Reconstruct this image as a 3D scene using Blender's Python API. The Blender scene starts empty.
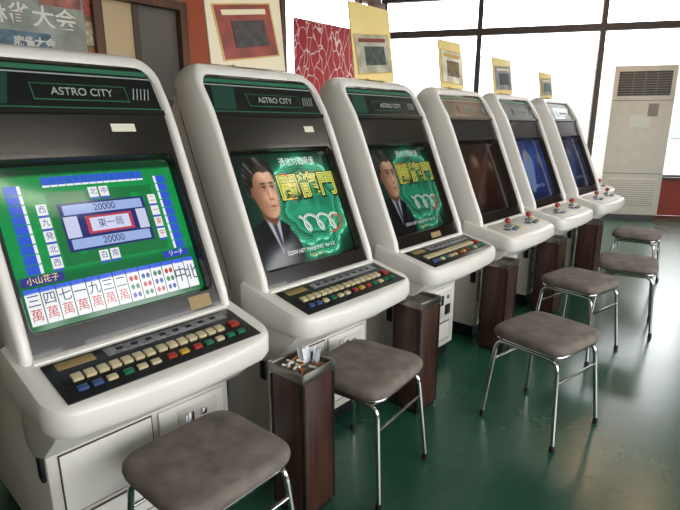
import bpy, bmesh, math, random
import numpy as np
from mathutils import Vector, Matrix, Euler
random.seed(4)
SC = bpy.context.scene
COL = SC.collection
try:
    SC.view_settings.view_transform = 'Standard'
except Exception: pass

def lin(h):
    h=h.lstrip('#'); o=[]
    for i in (0,2,4):
        c=int(h[i:i+2],16)/255
        o.append(c/12.92 if c<=.04045 else ((c+.055)/1.055)**2.4)
    return tuple(o)
MATS={}
def mat(name,hexc='#888888',rough=.5,metal=0,emit=0,coat=0,spec=.5,noise=0,nscale=8,bump=0):
    if name in MATS: return MATS[name]
    m=bpy.data.materials.new(name); m.use_nodes=True
    nt=m.node_tree; b=nt.nodes['Principled BSDF']
    c=lin(hexc)
    b.inputs['Base Color'].default_value=(*c,1)
    b.inputs['Roughness'].default_value=rough
    b.inputs['Metallic'].default_value=metal
    b.inputs['Coat Weight'].default_value=coat
    b.inputs['Specular IOR Level'].default_value=spec
    if emit:
        b.inputs['Emission Color'].default_value=(*c,1)
        b.inputs['Emission Strength'].default_value=emit
        if emit<3: b.inputs['Base Color'].default_value=(.005,.005,.005,1)
    if noise or bump:
        tc=nt.nodes.new('ShaderNodeTexCoord'); n=nt.nodes.new('ShaderNodeTexNoise')
        n.inputs['Scale'].default_value=nscale; n.inputs['Detail'].default_value=6
        nt.links.new(tc.outputs['Object'],n.inputs['Vector'])
        if noise:
            r=nt.nodes.new('ShaderNodeValToRGB')
            r.color_ramp.elements[0].position=.3; r.color_ramp.elements[1].position=.7
            r.color_ramp.elements[0].color=(*[x*(1-noise) for x in c],1)
            r.color_ramp.elements[1].color=(*[min(1,x*(1+noise*.5)) for x in c],1)
            nt.links.new(n.outputs['Fac'],r.inputs['Fac']); nt.links.new(r.outputs['Color'],b.inputs['Base Color'])
        if bump:
            bp=nt.nodes.new('ShaderNodeBump'); bp.inputs['Strength'].default_value=bump; bp.inputs['Distance'].default_value=.01
            nt.links.new(n.outputs['Fac'],bp.inputs['Height']); nt.links.new(bp.outputs['Normal'],b.inputs['Normal'])
    MATS[name]=m; return m

def finish(bm,name,m,smooth=True,ang=35):
    bmesh.ops.recalc_face_normals(bm,faces=bm.faces[:])
    me=bpy.data.meshes.new(name); bm.to_mesh(me); bm.free()
    if m: me.materials.append(m)
    if smooth:
        for p in me.polygons: p.use_smooth=True
        me.set_sharp_from_angle(angle=math.radians(ang))
    return me
def obj(name,me,parent=None,loc=(0,0,0),rot=(0,0,0)):
    o=bpy.data.objects.new(name,me); COL.objects.link(o)
    if parent: o.parent=parent
    o.location=loc; o.rotation_euler=rot
    return o
def empty(name,loc=(0,0,0),rz=0,rot=None):
    o=bpy.data.objects.new(name,None); COL.objects.link(o); o.location=loc
    o.rotation_euler=rot if rot else (0,0,rz); o.empty_display_size=.1
    return o
def boxme(name,s,m,bevel=0,seg=2):
    bm=bmesh.new(); bmesh.ops.create_cube(bm,size=1)
    bmesh.ops.scale(bm,vec=s,verts=bm.verts)
    if bevel: bmesh.ops.bevel(bm,geom=bm.edges[:],offset=bevel,segments=seg,profile=.5,affect='EDGES')
    return finish(bm,name,m)
def box(name,s,loc,m,parent=None,rot=(0,0,0),bevel=0,seg=2):
    return obj(name,boxme(name,s,m,bevel,seg),parent,loc,rot)
def prismme(name,prof,y0,y1,m,bevel=0,seg=2):
    bm=bmesh.new()
    a=[bm.verts.new((x,y0,z)) for x,z in prof]; b=[bm.verts.new((x,y1,z)) for x,z in prof]
    n=len(prof)
    bm.faces.new(a); bm.faces.new(b[::-1])
    for i in range(n): bm.faces.new((a[i],a[(i+1)%n],b[(i+1)%n],b[i]))
    bmesh.ops.recalc_face_normals(bm,faces=bm.faces[:])
    if bevel: bmesh.ops.bevel(bm,geom=bm.edges[:],offset=bevel,segments=seg,profile=.5,affect='EDGES',clamp_overlap=True)
    return finish(bm,name,m)
def cylme(name,r1,r2,h,m,n=24,bevel=0):
    bm=bmesh.new(); bmesh.ops.create_cone(bm,cap_ends=True,segments=n,radius1=r1,radius2=r2,depth=h)
    if bevel: 
        es=[e for e in bm.edges if all(abs(v.co.z-h/2)<1e-5 for v in e.verts)]
        bmesh.ops.bevel(bm,geom=es,offset=bevel,segments=3,profile=.5,affect='EDGES')
    return finish(bm,name,m)
def sphme(name,r,m):
    bm=bmesh.new(); bmesh.ops.create_uvsphere(bm,u_segments=20,v_segments=12,radius=r); return finish(bm,name,m,ang=80)
def tube(name,pts,r,m,parent=None,cyclic=False,loc=(0,0,0),rot=(0,0,0)):
    key='T_'+name+str(pts[0])+str(r)+str(len(pts))+str(pts[-1])
    if key in MATS: return obj(name,MATS[key],parent,loc,rot)
    cu=bpy.data.curves.new(name,'CURVE'); cu.dimensions='3D'; cu.bevel_depth=r; cu.bevel_resolution=4; cu.use_fill_caps=True
    sp=cu.splines.new('POLY'); sp.points.add(len(pts)-1)
    for p,q in zip(sp.points,pts): p.co=(*q,1)
    sp.use_cyclic_u=cyclic; sp.use_smooth=True
    cu.materials.append(m); MATS[key]=cu
    return obj(name,cu,parent,loc,rot)
def roundpath(pts,r,n=5,cyclic=False):
    P=[Vector(p) for p in pts]; out=[]; N=len(P)
    for i,p in enumerate(P):
        if not cyclic and i in (0,N-1): out.append(tuple(p)); continue
        a=P[(i-1)%N]; b=P[(i+1)%N]
        da=(a-p); db=(b-p); ra=min(r,da.length*.45); rb=min(r,db.length*.45)
        A=p+da.normalized()*ra; B=p+db.normalized()*rb
        for k in range(n+1):
            t=k/n; out.append(tuple(A*(1-t)**2+p*2*t*(1-t)+B*t*t))
    return out
def textme(body,size,m,ext=0,align='CENTER',shear=0,offset=0):
    cu=bpy.data.curves.new('t','FONT'); cu.body=body; cu.size=size; cu.align_x=align; cu.align_y='CENTER'; cu.extrude=ext; cu.shear=shear; cu.offset=offset
    o=bpy.data.objects.new('t',cu); COL.objects.link(o)
    dg=bpy.context.evaluated_depsgraph_get(); dg.update()
    me=bpy.data.meshes.new_from_object(o.evaluated_get(dg))
    bpy.data.objects.remove(o); bpy.data.curves.remove(cu)
    me.materials.clear()
    if m: me.materials.append(m)
    return me

# ---------------- materials ----------------
WHITE=mat('cabinet_plastic','#e0ddd6',.36,noise=.07,nscale=3,coat=.2)
WHITE2=mat('cabinet_metal_paint','#d0cbc2',.45,noise=.12,nscale=4)
BLACK=mat('black_plastic','#121213',.4)
BEZ=mat('bezel_black','#17130f',.22,coat=.4)
SEAM=mat('seam_dark','#2a2825',.6)
MARQ=mat('marquee_black','#0d1011',.3,coat=.3)
MGRN=mat('marquee_green','#1b4034',.35)
MGRN2=mat('marquee_green_trim','#2f6b50',.35)
MTXT=mat('marquee_text','#a9b2ad',.4)
DECK=mat('deck_dark','#333436',.28,metal=.5,noise=.35,nscale=15)
STRIP=mat('deck_label','#86868a',.4,noise=.5,nscale=60)
CREAM=mat('key_cream','#c4b892',.35)
KRED=mat('key_red','#a0342a',.3); KGRN=mat('key_green','#1d6a4d',.3); KBLU=mat('key_blue','#38507e',.3); KYEL=mat('key_yellow','#bd9a3a',.3)
CHROME=mat('chrome','#c8c8c8',.18,metal=1)
SEATM=mat('seat_vinyl','#756b64',.85,noise=.38,nscale=16,bump=.15)
STICK=mat('sticker_paper','#d8d4c2',.6)
STICKG=mat('sticker_gold','#8f7a4d',.5)

def wood(name,c1,c2,scale=6,rough=.35):
    m=bpy.data.materials.new(name); m.use_nodes=True; nt=m.node_tree; b=nt.nodes['Principled BSDF']
    tc=nt.nodes.new('ShaderNodeTexCoord'); mp=nt.nodes.new('ShaderNodeMapping'); mp.inputs['Scale'].default_value=(scale*6,scale*6,scale*.3)
    n=nt.nodes.new('ShaderNodeTexNoise'); n.inputs['Scale'].default_value=1.5; n.inputs['Detail'].default_value=8; n.inputs['Distortion'].default_value=.6
    r=nt.nodes.new('ShaderNodeValToRGB'); r.color_ramp.elements[0].position=.35; r.color_ramp.elements[1].position=.65
    r.color_ramp.elements[0].color=(*lin(c1),1); r.color_ramp.elements[1].color=(*lin(c2),1)
    nt.links.new(tc.outputs['Object'],mp.inputs['Vector']); nt.links.new(mp.outputs['Vector'],n.inputs['Vector'])
    nt.links.new(n.outputs['Fac'],r.inputs['Fac']); nt.links.new(r.outputs['Color'],b.inputs['Base Color']); b.inputs['Roughness'].default_value=rough
    return m
WOODA=wood('ashtray_wood','#2a1611','#4a2d23',6)
WOODF=wood('frame_wood','#4a2d1c','#6d4527',2,.5)

# ---------------- cabinet ----------------
KY=.868
W_SC,H_SC,V0=.586,.430,.042
BO=Vector((-.215,0,.722)); BV=Vector((-.245,0,.56)).normalized(); BN=Vector((BV.z,0,-BV.x))
def BP(u,v,w=0): return BO+BV*v+BN*w+Vector((0,u*KY,0))
def crt(u,v):
    return -.034+.012*(1-(u/.30)**2)*(1-((v-V0-H_SC/2)/.225)**2)
MO=Vector((-.462,0,1.29)); MV=Vector((-.085,0,.13)).normalized(); MN=Vector((MV.z,0,-MV.x))
SL=.22; ANG=math.atan(SL)
def ztop(x): return .652-SL*x

def hood():
    zf=[.60,.665,.695,1.29,1.425,1.452,1.468]; xf=[-.205,-.187,-.185,-.445,-.535,-.560,-.590]
    zr=[.60,.72,1.29,1.36,1.42,1.455,1.468]; xr=[-.38,-.40,-.64,-.665,-.672,-.650,-.625]
    XF=lambda z: float(np.interp(z,zf,xf)); XR_=lambda z: float(np.interp(z,zr,xr))
    half=.347; R=.085; th=.035; zt=1.468
    def side(path_ins):
        h=half-path_ins; t=zt-path_ins*1.15; r=max(R-path_ins,.02); P=[]
        for z in np.linspace(.60,t-r,12): P.append((-h,z))
        for k in range(1,9):
            a=math.radians(180-90*k/8); P.append((-h+r+r*math.cos(a),t-r+r*math.sin(a)))
        for k in range(1,8): P.append((-h+r+(2*h-2*r)*k/8,t))
        Q=[(-y,z) for y,z in P[:20]][::-1]
        return P+Q
    sec=[(th,'f',.010),(th*.72,'f',0),(th*.28,'f',0),(.0,'f',.012),(.0,'r',.010),(th*.3,'r',0),(th,'r',0)]
    bm=bmesh.new(); rows=[]
    for ins,fr,push in sec:
        row=[]
        for y,z in side(ins):
            x=(XF(z)-push) if fr=='f' else (XR_(z)+push)
            row.append(bm.verts.new((x,y,z)))
        rows.append(row)
    ns=len(rows); n=len(rows[0])
    for j in range(ns):
        a=rows[j]; b=rows[(j+1)%ns]
        for i in range(n-1): bm.faces.new((a[i],a[i+1],b[i+1],b[i]))
    bm.faces.new([r[0] for r in rows]); bm.faces.new([r[-1] for r in rows][::-1])
    return finish(bm,'hood_rim',WHITE,ang=50)

def build_cab_meshes():
    P=[('hood_rim',hood())]
    body=[(-.21,.08),(-.21,.585),(-.30,.66),(-.56,1.27),(-.63,1.38),(-.70,1.36),(-.87,1.12),(-.90,.95),(-.86,.72),(-.84,.08)]
    P.append(('body',prismme('body',body,-.322,.322,WHITE2,.008,2)))
    seam=[(-.40,.66),(-.41,.72),(-.645,1.28),(-.668,1.36),(-.68,1.36),(-.662,1.28),(-.425,.72),(-.415,.66)]
    P.append(('seam_near',prismme('seam',seam,-.3255,-.318,SEAM)))
    P.append(('seam_far',prismme('seam',seam,.318,.3255,SEAM)))
    P.append(('plinth',prismme('plinth',[(-.23,.012),(-.23,.085),(-.82,.085),(-.82,.012)],-.30,.30,BLACK,.004)))
    chin=[(-.03,.585),(-.065,.545),(-.165,.455),(-.225,.430),(-.30,.430),(-.30,.60)]
    P.append(('chin',prismme('chin',chin,-.340,.340,WHITE,.008,2)))
    bm=bmesh.new(); R=.028; uc=W_SC/2+.008; va=V0-.012; vb=V0+H_SC+.012
    cs=[(uc-R,va+R,-90),(uc-R,vb-R,0),(-uc+R,vb-R,90),(-uc+R,va+R,180)]
    oc=[(.315,-.030),(.315,.612),(-.315,.612),(-.315,-.030)]
    ring=[];ring2=[];ring3=[];corn=[bm.verts.new(BP(u,v,0)) for u,v in oc]; cf=[]
    for v in corn: v.co.y=math.copysign(.315,v.co.y)
    for ci,(cu,cv,a0) in enumerate(cs):
        for k in range(7):
            a=math.radians(a0+k*15); c,s=math.cos(a),math.sin(a)
            def q(rr,w):
                p=BP(cu+rr*c,cv+rr*s,w); p.y/=KY; return bm.verts.new(p)
            ring.append(q(R,0)); ring2.append(q(R-.004,-.005)); ring3.append(q(R-.014,-.05))
            cf.append(ci)
    n=len(ring)
    for i in range(n):
        j=(i+1)%n
        if cf[i]==cf[j]: bm.faces.new((ring[i],ring[j],corn[cf[i]]))
        else: bm.faces.new((ring[i],ring[j],corn[cf[j]],corn[cf[i]]))
        bm.faces.new((ring[i],ring2[i],ring2[j],ring[j])); bm.faces.new((ring2[i],ring3[i],ring3[j],ring2[j]))
    P.append(('bezel',finish(bm,'bezel',BEZ,ang=30)))
    P.append(('screen_sill',prismme('sill',[(-.180,.66),(-.184,.697),(-.200,.702),(-.24,.69),(-.24,.64),(-.19,.64)],-.32,.32,WHITE,.003)))
    def mq(name,u0,u1,v0,v1,w0,w1,m,sh=0):
        bm=bmesh.new(); vs=[]
        for w in (w0,w1):
            for (u,v) in ((u0,v0),(u1,v0),(u1+sh,v1),(u0+sh,v1)):
                vs.append(bm.verts.new(MO+MV*v+MN*w+Vector((0,u,0))))
        for f in ((0,1,2,3),(4,5,6,7),(0,1,5,4),(1,2,6,5),(2,3,7,6),(3,0,4,7)): bm.faces.new([vs[i] for i in f])
        return (name,finish(bm,name,m,smooth=False))
    P.append(mq('marquee_panel',-.314,.314,-.005,.158,-.05,-.004,MARQ))
    P.append(mq('marquee_lip',-.314,.314,-.012,.004,-.03,.004,BLACK))
    P.append(mq('marquee_stripe',-.300,.300,.134,.150,-.004,-.002,MGRN2))
    P.append(mq('marquee_wedge',-.300,-.19,.02,.120,-.004,-.002,MGRN,.03))
    P.append(mq('marquee_box',-.11,.20,.036,.090,-.004,-.0025,MGRN2,.0))
    P.append(mq('marquee_box_inner',-.107,.197,.039,.087,-.0035,-.002,MARQ,.0))
    P.append(mq('marquee_line_1',-.31,.31,.122,.125,-.004,-.0015,MTXT))
    P.append(mq('marquee_line_2',-.31,.31,.010,.013,-.004,-.0015,MGRN2))
    for k in range(5):
        P.append(mq('marquee_slash',.215+k*.014,.218+k*.014,.045,.085,-.004,-.001,MTXT,.015))
    t=textme('ASTRO CITY',.036,MTXT,.0006,shear=.15)
    M=Matrix(((0,MV.x,MN.x,0),(1,0,0,0),(0,MV.z,MN.z,0),(0,0,0,1)))
    t.transform(Matrix.Translation(MO+MV*.063+MN*(-.001)+Vector((0,.045,0)))@M)
    P.append(('marquee_lettering',t))
    def fb(name,y0,y1,z0,z1,th,m,bev=.003):
        me=boxme(name,(th,y1-y0,z1-z0),m,bev); me.transform(Matrix.Translation((-.21+th/2,(y0+y1)/2,(z0+z1)/2))); P.append((name,me))
    fb('coin_unit_frame',.03,.29,.235,.420,.010,WHITE)
    fb('coin_plate',.10,.26,.255,.40,.014,WHITE2)
    fb('coin_slot',.125,.16,.33,.385,.018,CHROME,.002)
    fb('coin_return',.18,.235,.27,.325,.019,BLACK,.002)
    fb('coin_lock',.19,.21,.36,.38,.022,CHROME,.002)
    fb('service_door_gap',-.262,.262,.118,.222,.003,SEAM,.001)
    fb('service_door',-.257,.257,.123,.217,.006,WHITE)
    fb('left_door_gap',-.29,.01,.233,.422,.003,SEAM,.001)
    fb('left_door',-.286,.006,.237,.418,.006,WHITE)
    fb('door_lock',-.03,-.01,.32,.34,.012,CHROME,.002)
    for s in (-1,1):
        me=boxme('side_latch',(.03,.012,.13),BLACK,.003); me.transform(Matrix.Translation((-.235,s*.328,.42))); P.append(('side_latch',me))
        me=boxme('foot',(.06,.06,.016),BLACK,.003)
        for xx in (-.30,-.74):
            m2=me.copy(); m2.transform(Matrix.Translation((xx,s*.25,.008))); P.append(('foot',m2))
    SY=Matrix.Diagonal((1,KY,1,1))
    for _,me in P: me.transform(SY)
    def outline(ins):
        pts=[]; yw=.318-ins; R=.075-ins; xf=.030-ins; xb=-.30
        pts.append((xb,-yw))
        for k in range(9):
            a=math.radians(-90+k*90/8); pts.append((xf-.016-R+R*math.cos(a),-yw+R+R*math.sin(a)))
        for k in range(1,10):
            t=-1+2*k/10; pts.append((xf-.016*t*t,t*(yw-R)))
        for k in range(9):
            a=math.radians(k*90/8); pts.append((xf-.016-R+R*math.cos(a),yw-R+R*math.sin(a)))
        pts.append((xb,yw)); return pts
    bm=bmesh.new(); rings=[]
    for ins,zf in ((.05,lambda x:.568),(.012,lambda x:.576),(0,lambda x:.595),(0,lambda x:ztop(x)-.016),(.005,lambda x:ztop(x)-.004),(.016,lambda x:ztop(x)),(.03,lambda x:ztop(x))):
        rings.append([bm.verts.new((x,y,zf(x))) for x,y in outline(ins)])
    n=len(rings[0])
    for a,b in zip(rings,rings[1:]):
        for i in range(n): bm.faces.new((a[i],a[(i+1)%n],b[(i+1)%n],b[i]))
    bm.faces.new(rings[0][::-1]); bm.faces.new(rings[-1])
    P.append(('control_tray',finish(bm,'control_tray',WHITE,ang=40)))
    return P
CABP=build_cab_meshes()

DX=.022; KD=.90
def deckbox(name,x,y,sx,sy,h,m,lift=0,bev=.002):
    x+=DX; me=boxme(name,(sx,sy*KD,h),m,bev)
    me.transform(Matrix.Translation((x,y*KD,ztop(x)+h/2+lift))@Matrix.Rotation(ANG,4,'Y'))
    return (name,me)
def mahjong():
    P=[deckbox('deck_plate',-.112,0,.165,.60,.004,DECK)]
    P.append(deckbox('label_strip',-.165,.06,.035,.40,.002,STRIP,.004,.0005))
    P.append(deckbox('label_strip',-.168,-.22,.03,.10,.002,STICKG,.004,.0005))
    for i in range(8): P.append(deckbox('label_text',-.165,-.10+i*.045,.012,.02,.0008,BLACK,.006,0))
    P.append(deckbox('key_well',-.105,0,.044,.56,.003,BLACK,.003,.001))
    for i in range(14):
        y=-.245+i*.0335+(.0 if i<7 else .004)
        P.append(deckbox('key',-.105,y,.026,.027,.009,CREAM,.005))
    P.append(deckbox('key',-.105,.25,.026,.032,.009,KRED,.005))
    low=[(-.25,KBLU),(-.212,KBLU),(-.174,CREAM),(-.13,KGRN),(-.09,CREAM),(-.05,CREAM),(.0,KRED),(.04,KYEL),(.085,KRED),(.125,KGRN),(.165,CREAM),(.205,KGRN),(.245,KGRN)]
    for y,m in low: P.append(deckbox('small_key',-.064,y,.017,.027,.008,m,.004))
    return P
def sticks():
    P=[deckbox('deck_plate',-.118,0,.165,.60,.004,WHITE2)]
    for cy in (-.20,.09):
        x=-.09
        me=cylme('stick_dustwasher',.022,.022,.003,BLACK); me.transform(Matrix.Translation((x,cy,ztop(x)+.007))); P.append(('stick_base',me))
        me=cylme('shaft',.005,.005,.045,CHROME,12); me.transform(Matrix.Translation((x,cy,ztop(x)+.028))); P.append(('stick_shaft',me))
        me=sphme('ball',.0165,KRED); me.transform(Matrix.Translation((x,cy,ztop(x)+.058))); P.append(('stick_ball',me))
        for r in range(2):
            for c in range(3):
                xx=-.115+r*.045-.004*c; me=cylme('button',.014,.014,.012,(KBLU,KGRN,KYEL)[c],20,.003)
                me.transform(Matrix.Translation((xx,cy+.055+c*.036,ztop(xx)+.008))@Matrix.Rotation(ANG,4,'Y')); P.append(('button',me))
    return P
MJ=mahjong(); JS=sticks()

class Screen:
    def __init__(s): s.b={}
    def _bm(s,hexc,e):
        k=(hexc,e)
        if k not in s.b: s.b[k]=bmesh.new()
        return s.b[k]
    def _map(s,bm,vs,k):
        for v in vs:
            x,y=v.co.x,v.co.y
            u=-W_SC/2+x*W_SC; vv=V0+y*H_SC
            v.co=BP(u,vv,crt(u,vv)+.0007*k)
    def poly(s,pts,hexc,k,e=1.0,cuts=3):
        t=bmesh.new(); t.faces.new([t.verts.new((x,y,0)) for x,y in pts])
        bmesh.ops.triangulate(t,faces=t.faces[:])
        if cuts: bmesh.ops.subdivide_edges(t,edges=t.edges[:],cuts=cuts,use_grid_fill=True)
        s._map(t,t.verts,k); s._merge(t,hexc,e)
    def _merge(s,t,hexc,e):
        me=bpy.data.meshes.new('x'); t.to_mesh(me); t.free(); s._bm(hexc,e).from_mesh(me); bpy.data.meshes.remove(me)
    def rect(s,x0,y0,x1,y1,hexc,k,e=1.0,cuts=2): s.poly([(x0,y0),(x1,y0),(x1,y1),(x0,y1)],hexc,k,e,cuts)
    def ell(s,cx,cy,rx,ry,hexc,k,e=1.0,n=24):
        s.poly([(cx+rx*math.cos(2*math.pi*i/n),cy+ry*math.sin(2*math.pi*i/n)) for i in range(n)],hexc,k,e,1)
    def line(s,pts,w,hexc,k,e=1.0,taper=False):
        N=len(pts); L=[];Rr=[]
        for i,(x,y) in enumerate(pts):
            x0,y0=pts[max(0,i-1)]; x1,y1=pts[min(N-1,i+1)]
            dx,dy=x1-x0,y1-y0; l=math.hypot(dx,dy) or 1
            ww=w*(1-.85*abs(2*i/(N-1)-1)**2) if taper else w
            nx,ny=-dy/l*ww/2,dx/l*ww/2; L.append((x+nx,y+ny)); Rr.append((x-nx,y-ny))
        t=bmesh.new(); a=[t.verts.new((*p,0)) for p in L]; b=[t.verts.new((*p,0)) for p in Rr]
        for i in range(N-1): t.faces.new((a[i],a[i+1],b[i+1],b[i]))
        s._map(t,t.verts,k); s._merge(t,hexc,e)
    def text(s,body,x,y,size,hexc,k,e=1.0,align='CENTER',shear=0,sx=.75,offset=0):
        me=textme(body,size,None,align=align,shear=shear,offset=offset); t=bmesh.new(); t.from_mesh(me); bpy.data.meshes.remove(me)
        for v in t.verts: v.co.x=x+v.co.x*sx; v.co.y=y+v.co.y
        s._map(t,t.verts,k); s._merge(t,hexc,e)
    def done(s,parent,painter,e=1.0,nx=120,ny=90):
        gx=np.linspace(-.014,1.014,nx); gy=np.linspace(-.019,1.019,ny)
        X,Y=np.meshgrid(gx,gy); C=painter(X,Y)
        vs=[]
        for j in range(ny):
            for i in range(nx):
                u=-W_SC/2+X[j,i]*W_SC; v=V0+Y[j,i]*H_SC; vs.append(tuple(BP(u,v,crt(u,v))))
        fs=[(j*nx+i,j*nx+i+1,(j+1)*nx+i+1,(j+1)*nx+i) for j in range(ny-1) for i in range(nx-1)]
        me=bpy.data.meshes.new('display_tube'); me.from_pydata(vs,[],fs)
        at=me.color_attributes.new('Picture','FLOAT_COLOR','POINT')
        arr=np.ones((ny*nx,4),dtype=np.float32); arr[:,:3]=np.clip(C,0,1).reshape(-1,3)**2.2
        at.data.foreach_set('color',arr.ravel())
        for p in me.polygons: p.use_smooth=True
        key='tube_mat%.2f'%e
        if key not in MATS:
            m=bpy.data.materials.new(key); m.use_nodes=True; nt=m.node_tree; b=nt.nodes['Principled BSDF']
            b.inputs['Base Color'].default_value=(.004,.004,.004,1); b.inputs['Roughness'].default_value=.12
            a=nt.nodes.new('ShaderNodeVertexColor'); a.layer_name='Picture'
            nt.links.new(a.outputs['Color'],b.inputs['Emission Color']); b.inputs['Emission Strength'].default_value=e; MATS[key]=m
        me.materials.append(MATS[key])
        obj('display_tube',me,parent)
        for (h,ee),b in s.b.items():
            me=bpy.data.meshes.new('display_graphic'); b.to_mesh(me); b.free()
            me.materials.append(mat('scr_%s_%s'%(h,ee),h,.15,emit=ee,spec=.5))
            obj('display_graphic',me,parent)

# --- numpy painting helpers for displays ---
def sdf(pts,X,Y):
    P=np.array(pts); n=len(P); d=np.full(X.shape,1e9); s=np.ones(X.shape)
    for i in range(n):
        a=P[i]; b=P[i-1]; ex,ey=b-a; wx,wy=X-a[0],Y-a[1]
        t=np.clip((wx*ex+wy*ey)/(ex*ex+ey*ey+1e-12),0,1); bx,by=wx-ex*t,wy-ey*t
        d=np.minimum(d,bx*bx+by*by)
        c1=Y>=a[1]; c2=Y<b[1]; c3=ex*wy>ey*wx
        flip=(c1&c2&c3)|(~c1&~c2&~c3); s=np.where(flip,-s,s)
    return s*np.sqrt(d)
def noise2(X,Y,sc,seed):
    r=np.random.RandomState(seed); G=r.rand(64,64)
    x=(X*sc)%63; y=(Y*sc)%63; i=np.floor(x).astype(int); j=np.floor(y).astype(int); fx=x-i; fy=y-j
    fx=fx*fx*(3-2*fx); fy=fy*fy*(3-2*fy); i2=(i+1)%64; j2=(j+1)%64
    return (G[j,i]*(1-fx)+G[j,i2]*fx)*(1-fy)+(G[j2,i]*(1-fx)+G[j2,i2]*fx)*fy
def hx(h): h=h.lstrip('#'); return np.array([int(h[i:i+2],16)/255 for i in (0,2,4)])
def blend(C,m,col): 
    m=np.clip(m,0,1)[...,None]; return C*(1-m)+(col if isinstance(col,np.ndarray) and col.ndim==3 else np.asarray(col))*m
def pm(pts,X,Y,soft=.008): return np.clip(.5-sdf(pts,X,Y)/soft,0,1)
def em(X,Y,cx,cy,rx,ry,p=1.0): return np.exp(-(((X-cx)/rx)**2+((Y-cy)/ry)**2)*p)
def smooth(pts,n=4):
    P=[np.array(p,float) for p in pts]
    for _ in range(n):
        Q=[]
        for i in range(len(P)):
            a=P[i]; b=P[(i+1)%len(P)]; Q+= [a*.75+b*.25,a*.25+b*.75]
        P=Q
        if len(P)>60: break
    return P
def paint_title(X,Y):
    C=np.zeros(X.shape+(3,))+hx('#08241b')
    n=noise2(X,Y,9,1)*.6+noise2(X,Y,21,2)*.4
    C=blend(C,em(X,Y,.62,.48,.42,.46)*(.45+.7*n),hx('#2fa078'))
    C=blend(C,(1-em(X,Y,.55,.5,.75,.7))*.8,hx('#03100b'))
    ts=np.linspace(0,1,260); a=np.radians(-110+ts*440); rx=.375-.13*ts; ry=.45-.17*ts
    cx=.62+rx*np.cos(a)+.02*np.sin(9*a); cy=.49+ry*np.sin(a)+.02*np.cos(8*a)
    D=np.full(X.shape,9.); I=np.zeros(X.shape); S=np.zeros(X.shape)
    for k in range(260):
        d=np.hypot(X-cx[k],(Y-cy[k])*.85); m=d<D; D=np.where(m,d,D); I=np.where(m,ts[k],I)
        S=np.where(m,np.hypot(X-.62,Y-.49)-np.hypot(cx[k]-.62,cy[k]-.49),S)
    w=.012+.040*np.sin(np.pi*np.clip(I,.02,.98))**.6
    C=blend(C,np.exp(-np.maximum(D-w,0)/.035)*.75,hx('#3fd09a'))
    sc=.5+.5*np.sin(I*330)*np.cos(S*260)
    bodyc=hx('#0f5a40')+(sc[...,None])*(hx('#62d6a4')-hx('#0f5a40'))
    bodyc=bodyc*(.55+.6*np.clip(.5+S/w*.5,0,1))[...,None]
    C=blend(C,np.clip((w-D)/.008,0,1),bodyc)
    spike=(w+.018*np.abs(np.sin(I*110)))
    C=blend(C,np.clip((spike-D)/.006,0,1)*(D>w)*(S>0),hx('#8fe8c0'))
    # ---- portrait ----
    su=smooth([(-.05,-.05),(.42,-.05),(.44,.10),(.41,.24),(.33,.34),(.24,.40),(.17,.42),(.08,.38),(-.05,.32)],3)
    C=blend(C,pm(su,X,Y,.02),hx('#15191f'))
    C=blend(C,pm(su,X,Y,.02)*em(X,Y,.36,.24,.05,.12)*.5,hx('#3c4552'))
    C=blend(C,pm([(.165,.44),(.29,.41),(.275,.22),(.245,.10)],X,Y,.012),hx('#a9b0b8'))
    C=blend(C,pm([(.215,.37),(.25,.37),(.262,.18),(.245,.12)],X,Y,.012),hx('#3a3144'))
    C=blend(C,pm([(.16,.43),(.06,.36),(.13,.2),(.238,.06)],X,Y,.012),hx('#0d1016')); C=blend(C,pm([(.292,.40),(.37,.33),(.33,.2),(.25,.06)],X,Y,.012),hx('#12151b'))
    C=blend(C,pm([(.15,.56),(.29,.50),(.288,.40),(.24,.35),(.155,.43)],X,Y,.02),hx('#6b4433'))
    face=smooth([(.105,.80),(.118,.66),(.135,.56),(.17,.47),(.215,.425),(.268,.415),(.312,.455),(.34,.55),(.35,.66),(.348,.78),(.325,.88),(.22,.93),(.13,.90)],3)
    F=pm(face,X,Y,.012)
    sh=np.clip((X-.10)/.17,0,1)**1.2
    base=hx('#6d4634')+(sh[...,None])*(hx('#d2a182')-hx('#6d4634'))
    base=base*(1-.28*np.clip((X-.315)/.04,0,1))[...,None]
    def add(m,c,k): 
        nonlocal base
        base=blend(base,m*k,hx(c))
    add(em(X,Y,.265,.82,.06,.05),'#ecc3a4',.8); add(em(X,Y,.235,.60,.028,.04),'#dba888',.7); add(em(X,Y,.318,.60,.016,.035),'#e3b394',.7)
    add(em(X,Y,.282,.64,.008,.05),'#efc6a8',.8); add(em(X,Y,.275,.46,.022,.02),'#d8a384',.6)
    add(em(X,Y,.235,.705,.032,.022),'#6e4735',.75); add(em(X,Y,.312,.705,.024,.022),'#7a503c',.7)
    add(em(X,Y,.260,.64,.009,.04),'#8d5f49',.55); add(em(X,Y,.277,.588,.020,.009),'#6d4332',.75)
    add(em(X,Y,.215,.55,.008,.04),'#8d5f49',.6); add(em(X,Y,.325,.55,.006,.035),'#8d5f49',.5)
    add(em(X,Y,.275,.525,.030,.0095),'#7d3f36',.9); add(em(X,Y,.275,.507,.022,.006),'#c28472',.5); add(em(X,Y,.272,.49,.02,.008),'#8d5f49',.5)
    for yy in (.785,.81,.835): add(em(X,Y,.27,yy,.045,.0035),'#a87a60',.4)
    add(em(X,Y,.235,.665,.022,.006),'#8a5c48',.5); add(em(X,Y,.31,.665,.018,.006),'#8a5c48',.5)
    C=blend(C,F,base)
    C=blend(C,em(X,Y,.113,.655,.016,.045,1.2),hx('#8b5f4a')); 
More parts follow.
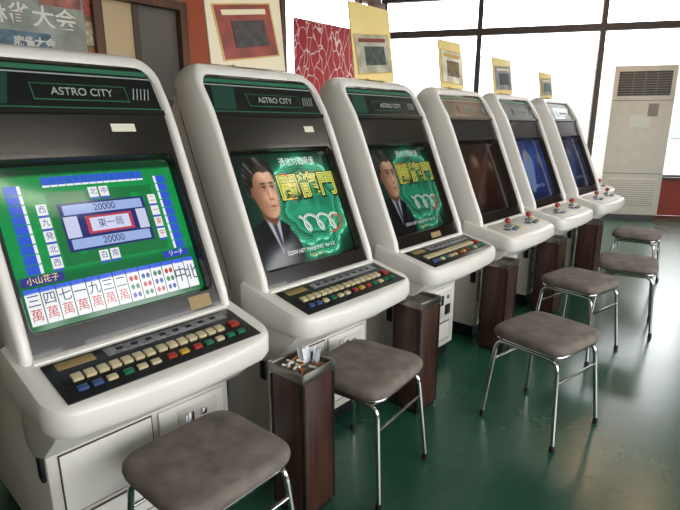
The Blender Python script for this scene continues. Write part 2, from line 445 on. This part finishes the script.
    for cx_,w_ in ((.235,.026),(.31,.021)):
        C=blend(C,em(X,Y,cx_,.735+.0,w_*1.15,.010,1.3)*.95,hx('#221814'))
        C=blend(C,em(X,Y,cx_,.692,w_*.75,.0085,1.3)*.9,hx('#c9bfb4'))
        C=blend(C,em(X,Y,cx_+.002,.693,.0075,.011,1.2),hx('#100b09')); C=blend(C,em(X,Y,cx_,.703,w_*.85,.0045)*.85,hx('#20130f'))
    hair=smooth([(.085,.60),(.07,.74),(.085,.88),(.14,.96),(.22,.985),(.31,.965),(.36,.90),(.37,.80),(.355,.72),(.346,.78),(.332,.83),(.30,.845),(.27,.825),(.235,.85),(.19,.83),(.155,.78),(.145,.72),(.13,.70),(.118,.72),(.112,.62)],2)
    hs=noise2(X*1.0+Y*.6,Y*.25-X*.1,46,5); hc=hx('#171413')+(hs**2.2)[...,None]*(hx('#6f6862')-hx('#171413'))
    C=blend(C,pm(hair,X,Y,.014),hc)
    return C
def paint_plain(c1,c0,cx=.5,cy=.5,rx=.5,ry=.5,amt=.8,sd=3):
    def f(X,Y):
        C=np.zeros(X.shape+(3,))+hx(c0); n=noise2(X,Y,7,sd)*.6+noise2(X,Y,17,sd+1)*.4
        return blend(C,em(X,Y,cx,cy,rx,ry)*(.4+n)*amt,hx(c1))
    return f
def paint_fighter(c1,c0,c2,c3,sd):
    def f(X,Y):
        C=paint_plain(c1,c0,.5,.55,.6,.5,1,sd)(X,Y)
        C=blend(C,pm(smooth([(.2,.1),(.35,.12),(.42,.4),(.5,.62),(.42,.8),(.30,.85),(.22,.7),(.12,.5)],2),X,Y,.03)*.8,hx(c2))
        C=blend(C,pm(smooth([(.6,.15),(.8,.1),(.88,.4),(.8,.66),(.68,.74),(.58,.6),(.62,.4)],2),X,Y,.03)*.7,hx(c3))
        C=blend(C,em(X,Y,.36,.72,.07,.09)*.8,hx('#c8a890')*.8); C=blend(C,em(X,Y,.70,.64,.06,.08)*.7,hx('#c8a890')*.8)
        return C
    return f

def scr_mahjong(S):
    S.rect(.24,.34,.83,.82,'#12743c',1,.95)
    S.rect(.28,.42,.76,.74,'#202a6a',3)
    S.rect(.30,.66,.74,.725,'#9ab0e0',4); S.rect(.30,.435,.74,.50,'#9ab0e0',4)
    S.rect(.40,.52,.66,.64,'#b83c50',4); S.rect(.42,.535,.64,.625,'#d0d4ee',5)
    S.rect(.29,.51,.36,.65,'#c8cce8',4); S.rect(.69,.51,.75,.65,'#c8cce8',4)
    S.text('20000',.52,.692,.065,'#10184a',5,1); S.text('20000',.52,.467,.065,'#10184a',5,1)
    S.text('東一局',.53,.578,.065,'#20306a',6,1)
    for i in range(14): S.rect(.24+i*.04,.87,.276+i*.04,.925,'#2a55cc',3); S.rect(.24+i*.04,.857,.276+i*.04,.87,'#e8ecf5',3)
    for i in range(9):
        S.rect(.88,.33+i*.062,.94,.385+i*.062,'#2a55cc',2); S.rect(.865,.33+i*.062,.88,.385+i*.062,'#e8ecf5',2)
        S.rect(.06,.33+i*.062,.12,.385+i*.062,'#2a55cc',2); S.rect(.12,.33+i*.062,.135,.385+i*.062,'#e8ecf5',2)
    def tile(x,y,w,h,c,hc='#202020'):
        S.rect(x,y,x+w,y+h,'#e6e8ea',3,1,0); S.rect(x,y-.015,x+w,y,'#3355c0',3,1,0); S.text(c,x+w/2,y+h*.5,h*.72,hc,5,1)
    for i,c in enumerate('西九発北西'): tile(.18,.68-i*.085,.05,.07,c,'#1b3e9c')
    for i,c in enumerate('中東一二'): tile(.79,.42+i*.085,.05,.07,c,'#c02828')
    for i,c in enumerate('白南'): tile(.42+i*.06,.335,.05,.07,c,'#1b3e9c')
    for i,c in enumerate('北中'): tile(.46+i*.06,.765,.05,.07,c,'#1b3e9c')
    S.rect(.02,.265,.22,.32,'#2b2f86',3); S.text('小山花子',.12,.292,.05,'#ffe070',5,1)
    hand='三四七一九三二五八六九中北'
    for i,c in enumerate(hand):
        x=.02+i*.073; S.rect(x,.03,x+.068,.225,'#eceef0',3,1,0); S.rect(x,.22,x+.068,.25,'#3a62e0',3,1,0)
        if i<7: S.text(c,x+.034,.172,.085,'#222a60',5,1); S.text('萬',x+.034,.085,.08,'#c02828',5,1)
        elif i<11:
            for a in range(3):
                for bb in range(2): S.ell(x+.02+bb*.028,.068+a*.056,.0115,.019,('#c02828','#1b4e9c','#1f7a3a')[(a+i)%3],5,1,8)
        else: S.text(c,x+.034,.13,.12,'#222a60',5,1)
    S.rect(.78,.27,.95,.32,'#1c3fae',3); S.text('リーチ',.865,.295,.045,'#ffffff',5,1)
def paint_mahjong(X,Y):
    C=np.zeros(X.shape+(3,))+hx('#16914a'); n=noise2(X,Y,40,7)
    C=C*(.93+.12*n)[...,None]
    C=blend(C,(1-em(X,Y,.5,.55,.9,.8))*.6,hx('#0b5a30'))
    C=blend(C,np.clip((Y-.94)/.01,0,1),hx('#0a3a22')); C=blend(C,np.clip((.32-Y)/.01,0,1)*.8,hx('#0b5c34'))
    return C
def scr_title(S,e=1.0):
    S.text('通信対戦麻雀',.64,.91,.085,'#e8f2ee',4,e)
    S.text('闘龍門',.685,.655,.25,'#06180e',4,e,sx=.86,offset=.022); S.text('闘龍門',.68,.66,.25,'#e8d25a',5,e,sx=.86,offset=.008)
    S.text('闘龍門',.68,.66,.25,'#3f9a4a' ,6,e,sx=.86,offset=-.003)
    S.line([(.40,.78),(.43,.80),(.47,.79),(.50,.76)],.018,'#c83a2c',7,e,True); S.line([(.44,.60),(.47,.57),(.46,.52)],.016,'#c83a2c',7,e,True)
    def squig(dx,dy,w,c,k):
        pts=[]
        for i in range(60):
            t=i/59; pts.append((.47+.42*t+.055*math.sin(t*19)+dx,.33+.075*math.cos(t*19+.5)-.03*t+dy))
        S.line(pts,w,c,k,e)
    squig(0,0,.034,'#0a2c1c',4); squig(0,0,.024,'#eef6f0',5); squig(.002,0,.009,'#58a878',6)
    S.line([(.80,.30),(.86,.36),(.93,.33),(.90,.24),(.82,.20),(.74,.20)],.02,'#c84a38',7,e,True)
    S.text('©2004 NET MAHJONG  Ver.1.0',.52,.09,.05,'#f0f0f0',5,e); S.text('PRESS START',.56,.03,.035,'#d8a060',5,e)

PX=-1.10
def cabinet(idx,yc,x=PX,rz=0):
    c=empty('arcade_cabinet',(x,yc,0),rz)
    for n,me in CABP: obj(n,me,c)
    for n,me in (MJ if idx<3 else JS): obj(n,me,c)
    S=Screen()
    if idx==0: scr_mahjong(S); S.done(c,paint_mahjong,1.05,60,48)
    elif idx==1: scr_title(S); S.done(c,paint_title,1.0,230,200)
    elif idx==2: scr_title(S,.55); S.done(c,paint_title,.55,150,130)
    elif idx==3: S.text('GAME OVER',.5,.6,.1,'#6a2a20',3,.5); S.done(c,paint_fighter('#4a241a','#17100e','#543a2c','#30261f',11),.5)  # brown display tones stand in for a reflection on the glass
    elif idx==4: S.text('INSERT COIN',.5,.2,.07,'#a8b8e0',3,.5); S.done(c,paint_fighter('#34549c','#141c3c','#8a9cc8','#2c3866',14),.6)
    elif idx==5: S.text('INSERT COIN',.5,.2,.07,'#90a0c8',3,.4); S.done(c,paint_fighter('#2f4a80','#12182c','#4c6088','#202c48',19),.45)
    else: S.done(c,paint_plain('#0a0c0c','#050505'),.3,20,16)
    def st(u0,u1,v0,v1,m):
        bm=bmesh.new(); bm.faces.new([bm.verts.new(BP(u,v,.0012)) for u,v in ((u0,v0),(u1,v0),(u1,v1),(u0,v1))]); obj('bezel_sticker',finish(bm,'bezel_sticker',m,False),c)
    if idx==0:
        st(.10,.185,.555,.58,STICK); st(.19,.275,-.018,.022,STICKG)
        box('inspection_label',(.002,.04,.03),(-.2025,-.20,.19),mat('label_green','#4f8a5c',.5),c)
    if idx==1: st(.16,.22,.545,.57,STICK)
    if idx==2: st(.02,.12,-.015,.012,STICKG)
    return c
CY=[.615,1.352,2.115,2.93,3.70,4.56]
for i,y in enumerate(CY): cabinet(i,y)
cabinet(6,5.27,PX-.26)

# ---------------- poster stands on cabinets ----------------
BOARD=mat('stand_board','#ecd48c',.5,noise=.08,nscale=5)
BOARDC=mat('stand_board_cream','#e2d6b8',.5,noise=.06,nscale=5)
PAPERS=[('#8f3a2c','#e0d2b0','#3a3230'),('#b8b49f','#7d3a2c','#4a5550'),('#e0dac5','#c9a050','#807050'),('#8a9094','#d8c8b0','#4a4844'),('#9a9488','#d9c99d','#3f5a55')]
def poster_stand(x,y,w,h,cols,tilt,roll,bm_=BOARD,pz=.45,ph=.66,pw=.86):
    e=empty('poster_stand',(x,y,1.4685))
    g=empty('board_group',(0,0,0)); g.parent=e; g.rotation_euler=(0,-tilt,0)
    box('board',(.008,w,h),(0,0,h/2+.002),bm_,g,bevel=.002)
    a,bb,d=cols
    p=empty('print_group',(.006,0,h*pz),rot=(roll,0,0)); p.parent=g
    box('print_border',(.002,w*pw*1.06,h*ph*1.06),(-.0008,0,0),mat('print_border','#caa860',.4),p)
    box('print',(.003,w*pw,h*ph),(0,0,0),mat('print'+a,a,.4,noise=.45,nscale=14),p)
    box('print_picture',(.002,w*pw*.6,h*ph*.5),(.003,.01,-h*ph*.05),mat('print'+d,d,.4,noise=.6,nscale=30),p)
    box('print_heading',(.002,w*pw*.8,h*ph*.1),(.003,0,h*ph*.36),mat('print'+bb,bb,.4),p)
    box('foot',(.05,w*.5,.006),(0,0,.003),bm_,e)
poster_stand(PX-.605,1.36,.37,.46,PAPERS[0],.10,.16,BOARDC,.30,.42,.74)
poster_stand(PX-.605,2.16,.32,.36,PAPERS[1],.13,.10,BOARD,.36,.5,.84)
poster_stand(PX-.605,2.94,.27,.28,PAPERS[2],.15,-.03)
poster_stand(PX-.605,3.66,.29,.24,PAPERS[3],.15,.05)
poster_stand(PX-.605,4.48,.26,.20,PAPERS[4],.15,.05)

# ---------------- stools ----------------
def seatmesh():
    bm=bmesh.new(); N=56; rings=[]
    for sc,z in ((.92,.388),(.985,.392),(1.0,.404),(.99,.416),(.95,.425),(.87,.430),(.5,.433),(.15,.434)):
        r=[]
        for i in range(N):
            a=2*math.pi*i/N; c,s=math.cos(a),math.sin(a); p=.36
            r.append(bm.verts.new((.166*sc*math.copysign(abs(c)**p,c),.177*sc*math.copysign(abs(s)**p,s),z)))
        rings.append(r)
    for a,b in zip(rings,rings[1:]):
        for i in range(N): bm.faces.new((a[i],a[(i+1)%N],b[(i+1)%N],b[i]))
    bm.faces.new(rings[0][::-1]); bm.faces.new(rings[-1]); return finish(bm,'seat',SEATM,ang=60)
SEAT=seatmesh(); TIP=cylme('tip',.012,.010,.026,BLACK,16)
def stool(x,y,rz):
    e=empty('stool',(x,y,0),rz)
    obj('seat',SEAT,e)
    tube('seat_rail',roundpath([(-.145,-.153,.380),(.145,-.153,.380),(.145,.153,.380),(-.145,.153,.380)],.05,5,True),.009,CHROME,e,True)
    for k,s in enumerate((-1,1)):
        tube('leg_frame_%d'%(k+1),roundpath([(-.168,s*.168,.02),(-.138,s*.142,.364),(.138,s*.142,.364),(.168,s*.168,.02)],.045),.009,CHROME,e)
        for t in (-1,1): obj('rubber_tip',TIP,e,(t*.1685,s*.1685,.0132))
        tube('brace_%d'%(k+1),[(s*.146,-.149,.275),(s*.146,.149,.275)],.006,CHROME,e)
stool(-1.03,.630,math.radians(2)); stool(-1.055,1.31,math.radians(6)); stool(-.69,2.065,math.radians(-11))
stool(-.83,2.94,math.radians(-10)); stool(-.73,3.53,math.radians(12)); stool(-.91,4.58,math.radians(4))

# ---------------- ashtray stands ----------------
ASH=mat('ash','#6d675f',.9,noise=.6,nscale=60,bump=.6); STEEL=mat('ashtray_steel','#9a958d',.3,metal=1)
CIG=mat('cigarette_paper','#e8e4da',.6); FILT=mat('cigarette_filter','#b87a45',.6); TIS=mat('tissue_paper','#e6ecf2',.7)
def ashtray(x,y,rz,full=False):
    e=empty('ashtray_stand',(x,y,0),rz); h=.50; w=.142
    box('base',(w-.01,w-.01,.02),(0,0,.01),BLACK,e)
    box('column',(w,w,h-.02),(0,0,.02+(h-.02)/2),WOODA,e,bevel=.004)
    for a in (-1,1):
        for b in (-1,1): box('corner_trim',(.008,.008,h-.03),(a*(w/2-.002),b*(w/2-.002),.02+(h-.03)/2),BLACK,e)
    for a,b,sx,sy in ((1,0,.008,w+.01),(-1,0,.008,w+.01),(0,1,w+.01,.008),(0,-1,w+.01,.008)):
        box('tray_rim',(sx,sy,.03),(a*(w/2),b*(w/2),h+.012),STEEL,e,bevel=.002)
    box('ash_bed',(w-.01,w-.01,.008),(0,0,h+.006),ASH,e)
    if full:
        for k in range(14):
            px,py=random.uniform(-.05,.05),random.uniform(-.05,.05)
            obj('cigarette_butt',cylme('butt',.004,.004,.026,CIG if k%2 else FILT,8),e,(px,py,h+.016),(random.uniform(1.2,1.55),0,random.uniform(0,6)))
        for k in range(4):
            bm=bmesh.new(); pts=[(-.014,0),(.014,0),(.020,.035),(.006,.055),(-.004,.044),(-.016,.052)]
            vs=[bm.verts.new((p[0],.006*math.sin(p[1]*60),p[1])) for p in pts]; bm.faces.new(vs)
            obj('tissue',finish(bm,'tissue',TIS),e,(-.015+.012*k,.022+.008*k,h+.010),(.35*(k-1.5),.25*(k-1),.6+k*.8))
ashtray(-1.080,1.02,.05,True); ashtray(-1.165,1.80,-.05); ashtray(-1.17,2.64,.05); ashtray(-1.18,3.44,0); ashtray(-1.18,4.28,0)

# ---------------- room ----------------
A=Vector((-5.0,6.46,0)); D=Vector((.879,.477,0)).normalized(); NIN=Vector((D.y,-D.x,0)); WROT=math.atan2(D.y,D.x)
HC=3.15; XR=3.2; L=(XR-A.x)/D.x; Bc=A+D*L; YB=-1.6; LW=4.75
def polyme(name,pts,z,m):
    bm=bmesh.new(); bm.faces.new([bm.verts.new((x,y,z)) for x,y in pts]); me=bpy.data.meshes.new(name); bm.to_mesh(me); bm.free(); me.materials.append(m); return me
fm=bpy.data.materials.new('floor_green_paint'); fm.use_nodes=True; nt=fm.node_tree; b=nt.nodes['Principled BSDF']
tc=nt.nodes.new('ShaderNodeTexCoord'); n1=nt.nodes.new('ShaderNodeTexNoise'); n1.inputs['Scale'].default_value=1.3; n1.inputs['Detail'].default_value=8
n2=nt.nodes.new('ShaderNodeTexNoise'); n2.inputs['Scale'].default_value=22; n2.inputs['Detail'].default_value=6
r=nt.nodes.new('ShaderNodeValToRGB'); r.color_ramp.elements[0].position=.3; r.color_ramp.elements[1].position=.75
r.color_ramp.elements[0].color=(*lin('#103a2c'),1); r.color_ramp.elements[1].color=(*lin('#21523f'),1)
r2=nt.nodes.new('ShaderNodeMapRange'); r2.inputs['To Min'].default_value=.16; r2.inputs['To Max'].default_value=.34
mx=nt.nodes.new('ShaderNodeMath'); mx.operation='ADD'; ml=nt.nodes.new('ShaderNodeMath'); ml.operation='MULTIPLY'; ml.inputs[1].default_value=.25
nt.links.new(tc.outputs['Object'],n1.inputs['Vector']); nt.links.new(tc.outputs['Object'],n2.inputs['Vector'])
nt.links.new(n2.outputs['Fac'],ml.inputs[0]); nt.links.new(n1.outputs['Fac'],mx.inputs[0]); nt.links.new(ml.outputs[0],mx.inputs[1])
nt.links.new(mx.outputs[0],r.inputs['Fac']); nt.links.new(r.outputs['Color'],b.inputs['Base Color'])
nt.links.new(n1.outputs['Fac'],r2.inputs['Value']); nt.links.new(r2.outputs['Result'],b.inputs['Roughness']); b.inputs['Specular IOR Level'].default_value=.6
b.inputs['Coat Weight'].default_value=.25; b.inputs['Coat Roughness'].default_value=.2
rp=[(A.x,YB),(XR,YB),(Bc.x,Bc.y),(A.x,A.y)]
obj('floor',polyme('floor',rp,0,fm))
obj('ceiling',polyme('ceiling',rp,HC,mat('ceiling_paint','#cfccc4',.8)))
WALLM=mat('wall_tan','#8d7a66',.8,noise=.1); WAIN=mat('wainscot_red','#9a3a2a',.6,noise=.15); WALLB=mat('wall_brown','#6b4a3a',.8,noise=.1)
WFR=mat('window_frame_dark','#3a302b',.5)
fw=empty('wall_far',(A.x,A.y,0),WROT)
box('wainscot',(LW,.12,.52),(LW/2,.08,.26),WAIN,fw)
box('header',(LW,.12,.12),(LW/2,.08,HC-.06),WALLM,fw)
box('solid_panel',(L-LW,.12,HC),((L+LW)/2,.08,HC/2),WALLB,fw)
win=empty('window_1',(A.x,A.y,0),WROT)
for xm in (.05,1.42,3.05,LW-.03): box('mullion',(.07,.08,HC-.67),(xm,.06,.55+(HC-.67)/2),WFR,win)
for zz,t in ((.545,.05),(2.54,.09),(HC-.14,.05)): box('rail',(LW,.085,t),(LW/2,.06,zz),WFR,win)
box('sill',(LW,.2,.03),(LW/2,.02,.53),WFR,win)
lw=empty('wall_left',(0,0,0))
T=.12
def lwbox(n,y0,y1,z0,z1,m,p=lw,x=-5-T/2,t=T): return box(n,(t,y1-y0,z1-z0),(x,(y0+y1)/2,(z0+z1)/2),m,p)
lwbox('panel_near',YB,2.2,0,HC,WALLM); lwbox('panel_over_door',2.2,3.15,2.45,HC,WALLM); lwbox('pier',3.15,3.45,0,HC,mat('wall_orange','#a8502f',.7))
lwbox('panel_low',3.45,6.46,0,.9,WALLM); lwbox('panel_high',3.45,6.46,2.95,HC,WALLM)
wl=empty('window_2',(0,0,0))
for y in (3.48,4.5,5.95): lwbox('mullion',y,y+.07,.9,2.95,WOODF,wl,-5.04,.08)
lwbox('mullion_corner',6.15,6.44,.0,2.95,WOODF,wl,-4.96,.1)
lwbox('rail',3.48,6.2,.9,.96,WOODF,wl,-5.04,.08)
lwbox('blind',3.55,4.5,.96,2.95,mat('blind_cream','#e6dcc0',.8),wl,-5.06,.01)
dr=empty('door_1',(0,0,0))
lwbox('frame_a',2.2,2.28,0,2.45,WOODF,dr,-5.0,.14); lwbox('frame_b',3.07,3.15,0,2.45,WOODF,dr,-5.0,.14); lwbox('frame_top',2.28,3.07,2.37,2.45,WOODF,dr,-5.0,.14)
lwbox('leaf',2.28,3.07,.01,1.5,mat('door_brown','#4a3a30',.5),dr,-5.03,.05)
lwbox('leaf_stile',2.6,2.66,1.5,2.37,mat('door_brown'),dr,-5.03,.05)
lwbox('glass_grey',2.66,3.07,1.5,2.37,mat('door_glass','#6b6a66',.2),dr,-5.03,.02)
lwbox('glass_pale',2.28,2.6,1.5,2.37,mat('door_glass_pale','#d0b890',.3),dr,-5.03,.02)
def voro(name,c1,c2):
    m=bpy.data.materials.new(name); m.use_nodes=True; nt=m.node_tree; b=nt.nodes['Principled BSDF']; b.inputs['Roughness'].default_value=.7
    tc=nt.nodes.new('ShaderNodeTexCoord'); mp=nt.nodes.new('ShaderNodeMapping'); mp.inputs['Scale'].default_value=(1,1.3,.6)
    nz=nt.nodes.new('ShaderNodeTexNoise'); nz.inputs['Scale'].default_value=3; ad=nt.nodes.new('ShaderNodeMixRGB'); ad.inputs[0].default_value=.25
    v=nt.nodes.new('ShaderNodeTexVoronoi'); v.feature='DISTANCE_TO_EDGE'; v.inputs['Scale'].default_value=9
    r=nt.nodes.new('ShaderNodeValToRGB'); r.color_ramp.elements[0].position=.012; r.color_ramp.elements[1].position=.04
    r.color_ramp.elements[0].color=(*lin(c2),1); r.color_ramp.elements[1].color=(*lin(c1),1)
    nt.links.new(tc.outputs['Object'],mp.inputs['Vector']); nt.links.new(mp.outputs['Vector'],nz.inputs['Vector']); nt.links.new(mp.outputs['Vector'],ad.inputs[1]); nt.links.new(nz.outputs['Color'],ad.inputs[2])
    nt.links.new(ad.outputs[0],v.inputs['Vector']); nt.links.new(v.outputs['Distance'],r.inputs['Fac']); nt.links.new(r.outputs['Color'],b.inputs['Base Color'])
    return m
box('red_banner',(.01,1.25,1.22),(-4.95,5.27,1.92),voro('banner_red','#a8101c','#ead0cc'))
pe=empty('wall_poster',(-4.985,1.70,2.28))
box('sheet',(.01,.86,.95),(0,0,0),mat('poster_paper','#a3aaa0',.5,noise=.4,nscale=5),pe)
box('picture',(.004,.34,.42),(.006,.24,.16),mat('poster_pic','#b0685c',.5,noise=.7,nscale=9),pe)
box('picture_low',(.004,.5,.16),(.006,-.12,-.36),mat('poster_pic2','#5f7f95',.5,noise=.6,nscale=12),pe)
box('picture_side',(.004,.2,.3),(.006,-.28,.24),mat('poster_pic3','#d0b070',.5,noise=.6,nscale=12),pe)
for k,(z,s,y,c) in enumerate(((.30,.15,-.05,'#f0efe6'),(.06,.13,-.10,'#5a3040'),(-.16,.18,0,'#f4f2ea'),(-.36,.08,0,'#e8e8e0'))):
    t=textme('麻雀大会',s,mat('poster_ink'+c,c,.5),.001,offset=.003); obj('lettering',t,pe,(.010,y,z),(math.pi/2,0,math.pi/2))
for k,(y,z,c) in enumerate(((2.165,2.30,'#c45a4a'),(2.17,2.05,'#d8c8a0'),(2.165,1.82,'#c8803a'))):
    box('flyer',(.004,.10,.20),(-4.996,y-.005,z),mat('flyer'+c,c,.5,noise=.5,nscale=30))
rw=empty('wall_right',(0,0,0))
YS=5.6
box('wainscot',(.12,YS-YB,.7),(XR+.06,(YS+YB)/2,.35),WAIN,rw)
box('header',(.12,YS-YB,.30),(XR+.06,(YS+YB)/2,HC-.15),WALLM,rw)
box('solid_panel',(.12,Bc.y-YS,HC),(XR+.06,(YS+Bc.y)/2,HC/2),WALLB,rw)
for k in range(5): box('pier',(.12,.22,HC-1.0),(XR+.06,YB+.11+k*(YS-YB-.22)/4,.7+(HC-1.0)/2),WALLM,rw)
box('wall_rear',(XR-A.x,.12,HC),((XR+A.x)/2,YB-.06,HC/2),WALLM)
FILL_LAMP=mat('fill_lamp_tube','#fff8ee',.5,emit=18)  # unseen tubes, added as interior fill
LAMPW=mat('lamp_warm','#ffd0b0',.5,emit=18)
for x,y,m in ((.6,1.2,FILL_LAMP),(.6,4.2,FILL_LAMP),(-2.9,2.5,FILL_LAMP),(-1.5,6.6,LAMPW),(-.75,6.0,LAMPW)):  # last warm one is added to widen the reflection on the floor
    e=empty('unseen_ceiling_lamp',(x,y,HC))
    box('housing',(.3,1.25,.05),(0,0,-.026),mat('lamp_housing','#d8d8d4',.5),e)
    for s in (-.07,.07): obj('tube',cylme('tube',.016,.016,1.15,m,12),e,(s,0,-.075),(math.pi/2,0,0))

# ---------------- floor air conditioner ----------------
ACM=mat('ac_cream','#d8d3c6',.5,noise=.06); ACG=mat('ac_grille','#4a4844',.5); ACL=mat('ac_louvre','#8f8a80',.5)
Rr,Ff=3.97,7.08
ap=Vector((.743*Rr-.669*Ff,.669*Rr+.743*Ff,0))
ac=empty('air_conditioner',ap,WROT)
box('plinth',(.68,.30,.06),(0,0,.03),BLACK,ac)
box('cabinet',(.74,.34,1.93),(0,0,.06+.965),ACM,ac,bevel=.012)
box('outlet',(.62,.02,.30),(0,-.168,1.77),ACG,ac,bevel=.004)
for k in range(9): box('louvre',(.61,.018,.008),(0,-.178,1.645+k*.031),ACL,ac,rot=(.5,0,0))
for k in range(3): box('vane',(.008,.016,.28),(-.14+k*.14,-.176,1.77),ACL,ac)
box('seam',(.72,.004,.006),(0,-.171,1.56),SEAM,ac); box('seam_low',(.72,.004,.006),(0,-.171,.62),SEAM,ac)
box('control_cover',(.12,.008,.16),(.14,-.172,1.44),ACL,ac,bevel=.002)
box('notice',(.24,.003,.16),(.0,-.173,1.30),mat('notice_paper','#dfe4d8',.6),ac)
box('intake',(.60,.01,.40),(0,-.171,.36),ACM,ac,bevel=.004)
for k in range(12): box('intake_slat',(.58,.006,.006),(0,-.178,.19+k*.03),ACL,ac)
obj('bottle_cap',cylme('cap',.014,.012,.008,mat('cap_cream','#c9a27a',.5),20),None,(-.43,1.44,.004))

# exterior
obj('exterior_ground',polyme('eg',[(-30,-20),(30,-20),(30,40),(-30,40)],-.12,mat('pavement','#7b7c7a',.9)))
eb=empty('neighbour_building',(-6,16,-.12),.35)
box('block',(9,4,3.2),(0,0,1.6),mat('stucco_pale','#b4b4b0',.9),eb)
for k in range(5): box('pane',(1,.05,1.1),(-3.4+k*1.7,-2.02,1.6),mat('pane_grey','#8a9092',.3),eb)

# ---------------- light ----------------
w=bpy.data.worlds.new('w'); SC.world=w; w.use_nodes=True
w.node_tree.nodes['Background'].inputs[0].default_value=(.97,.985,1,1); w.node_tree.nodes['Background'].inputs[1].default_value=7.6
def portal(loc,rot,sx,sy):
    l=bpy.data.lights.new('portal','AREA'); l.shape='RECTANGLE'; l.size=sx; l.size_y=sy
    try: l.cycles.is_portal=True
    except Exception: pass
    o=bpy.data.objects.new('window_portal',l); COL.objects.link(o); o.location=loc; o.rotation_euler=rot
c=A+D*(LW/2)-NIN*.15
def look(v): return v.to_track_quat('-Z','Y').to_euler()
portal((c.x,c.y,1.8),look(NIN),LW,2.6)
portal((XR+.15,(YS+YB)/2,1.8),look(Vector((-1,0,0))),YS-YB,2.3)
portal((-5.15,4.9,1.9),look(Vector((1,0,0))),3,2.2)

cam=bpy.data.cameras.new('camera'); co=bpy.data.objects.new('camera',cam); COL.objects.link(co)
cam.sensor_width=36; cam.lens=27; co.location=(0,0,1.25); co.rotation_euler=(math.radians(75.7),0,math.radians(42)); cam.clip_start=.02
SC.camera=co
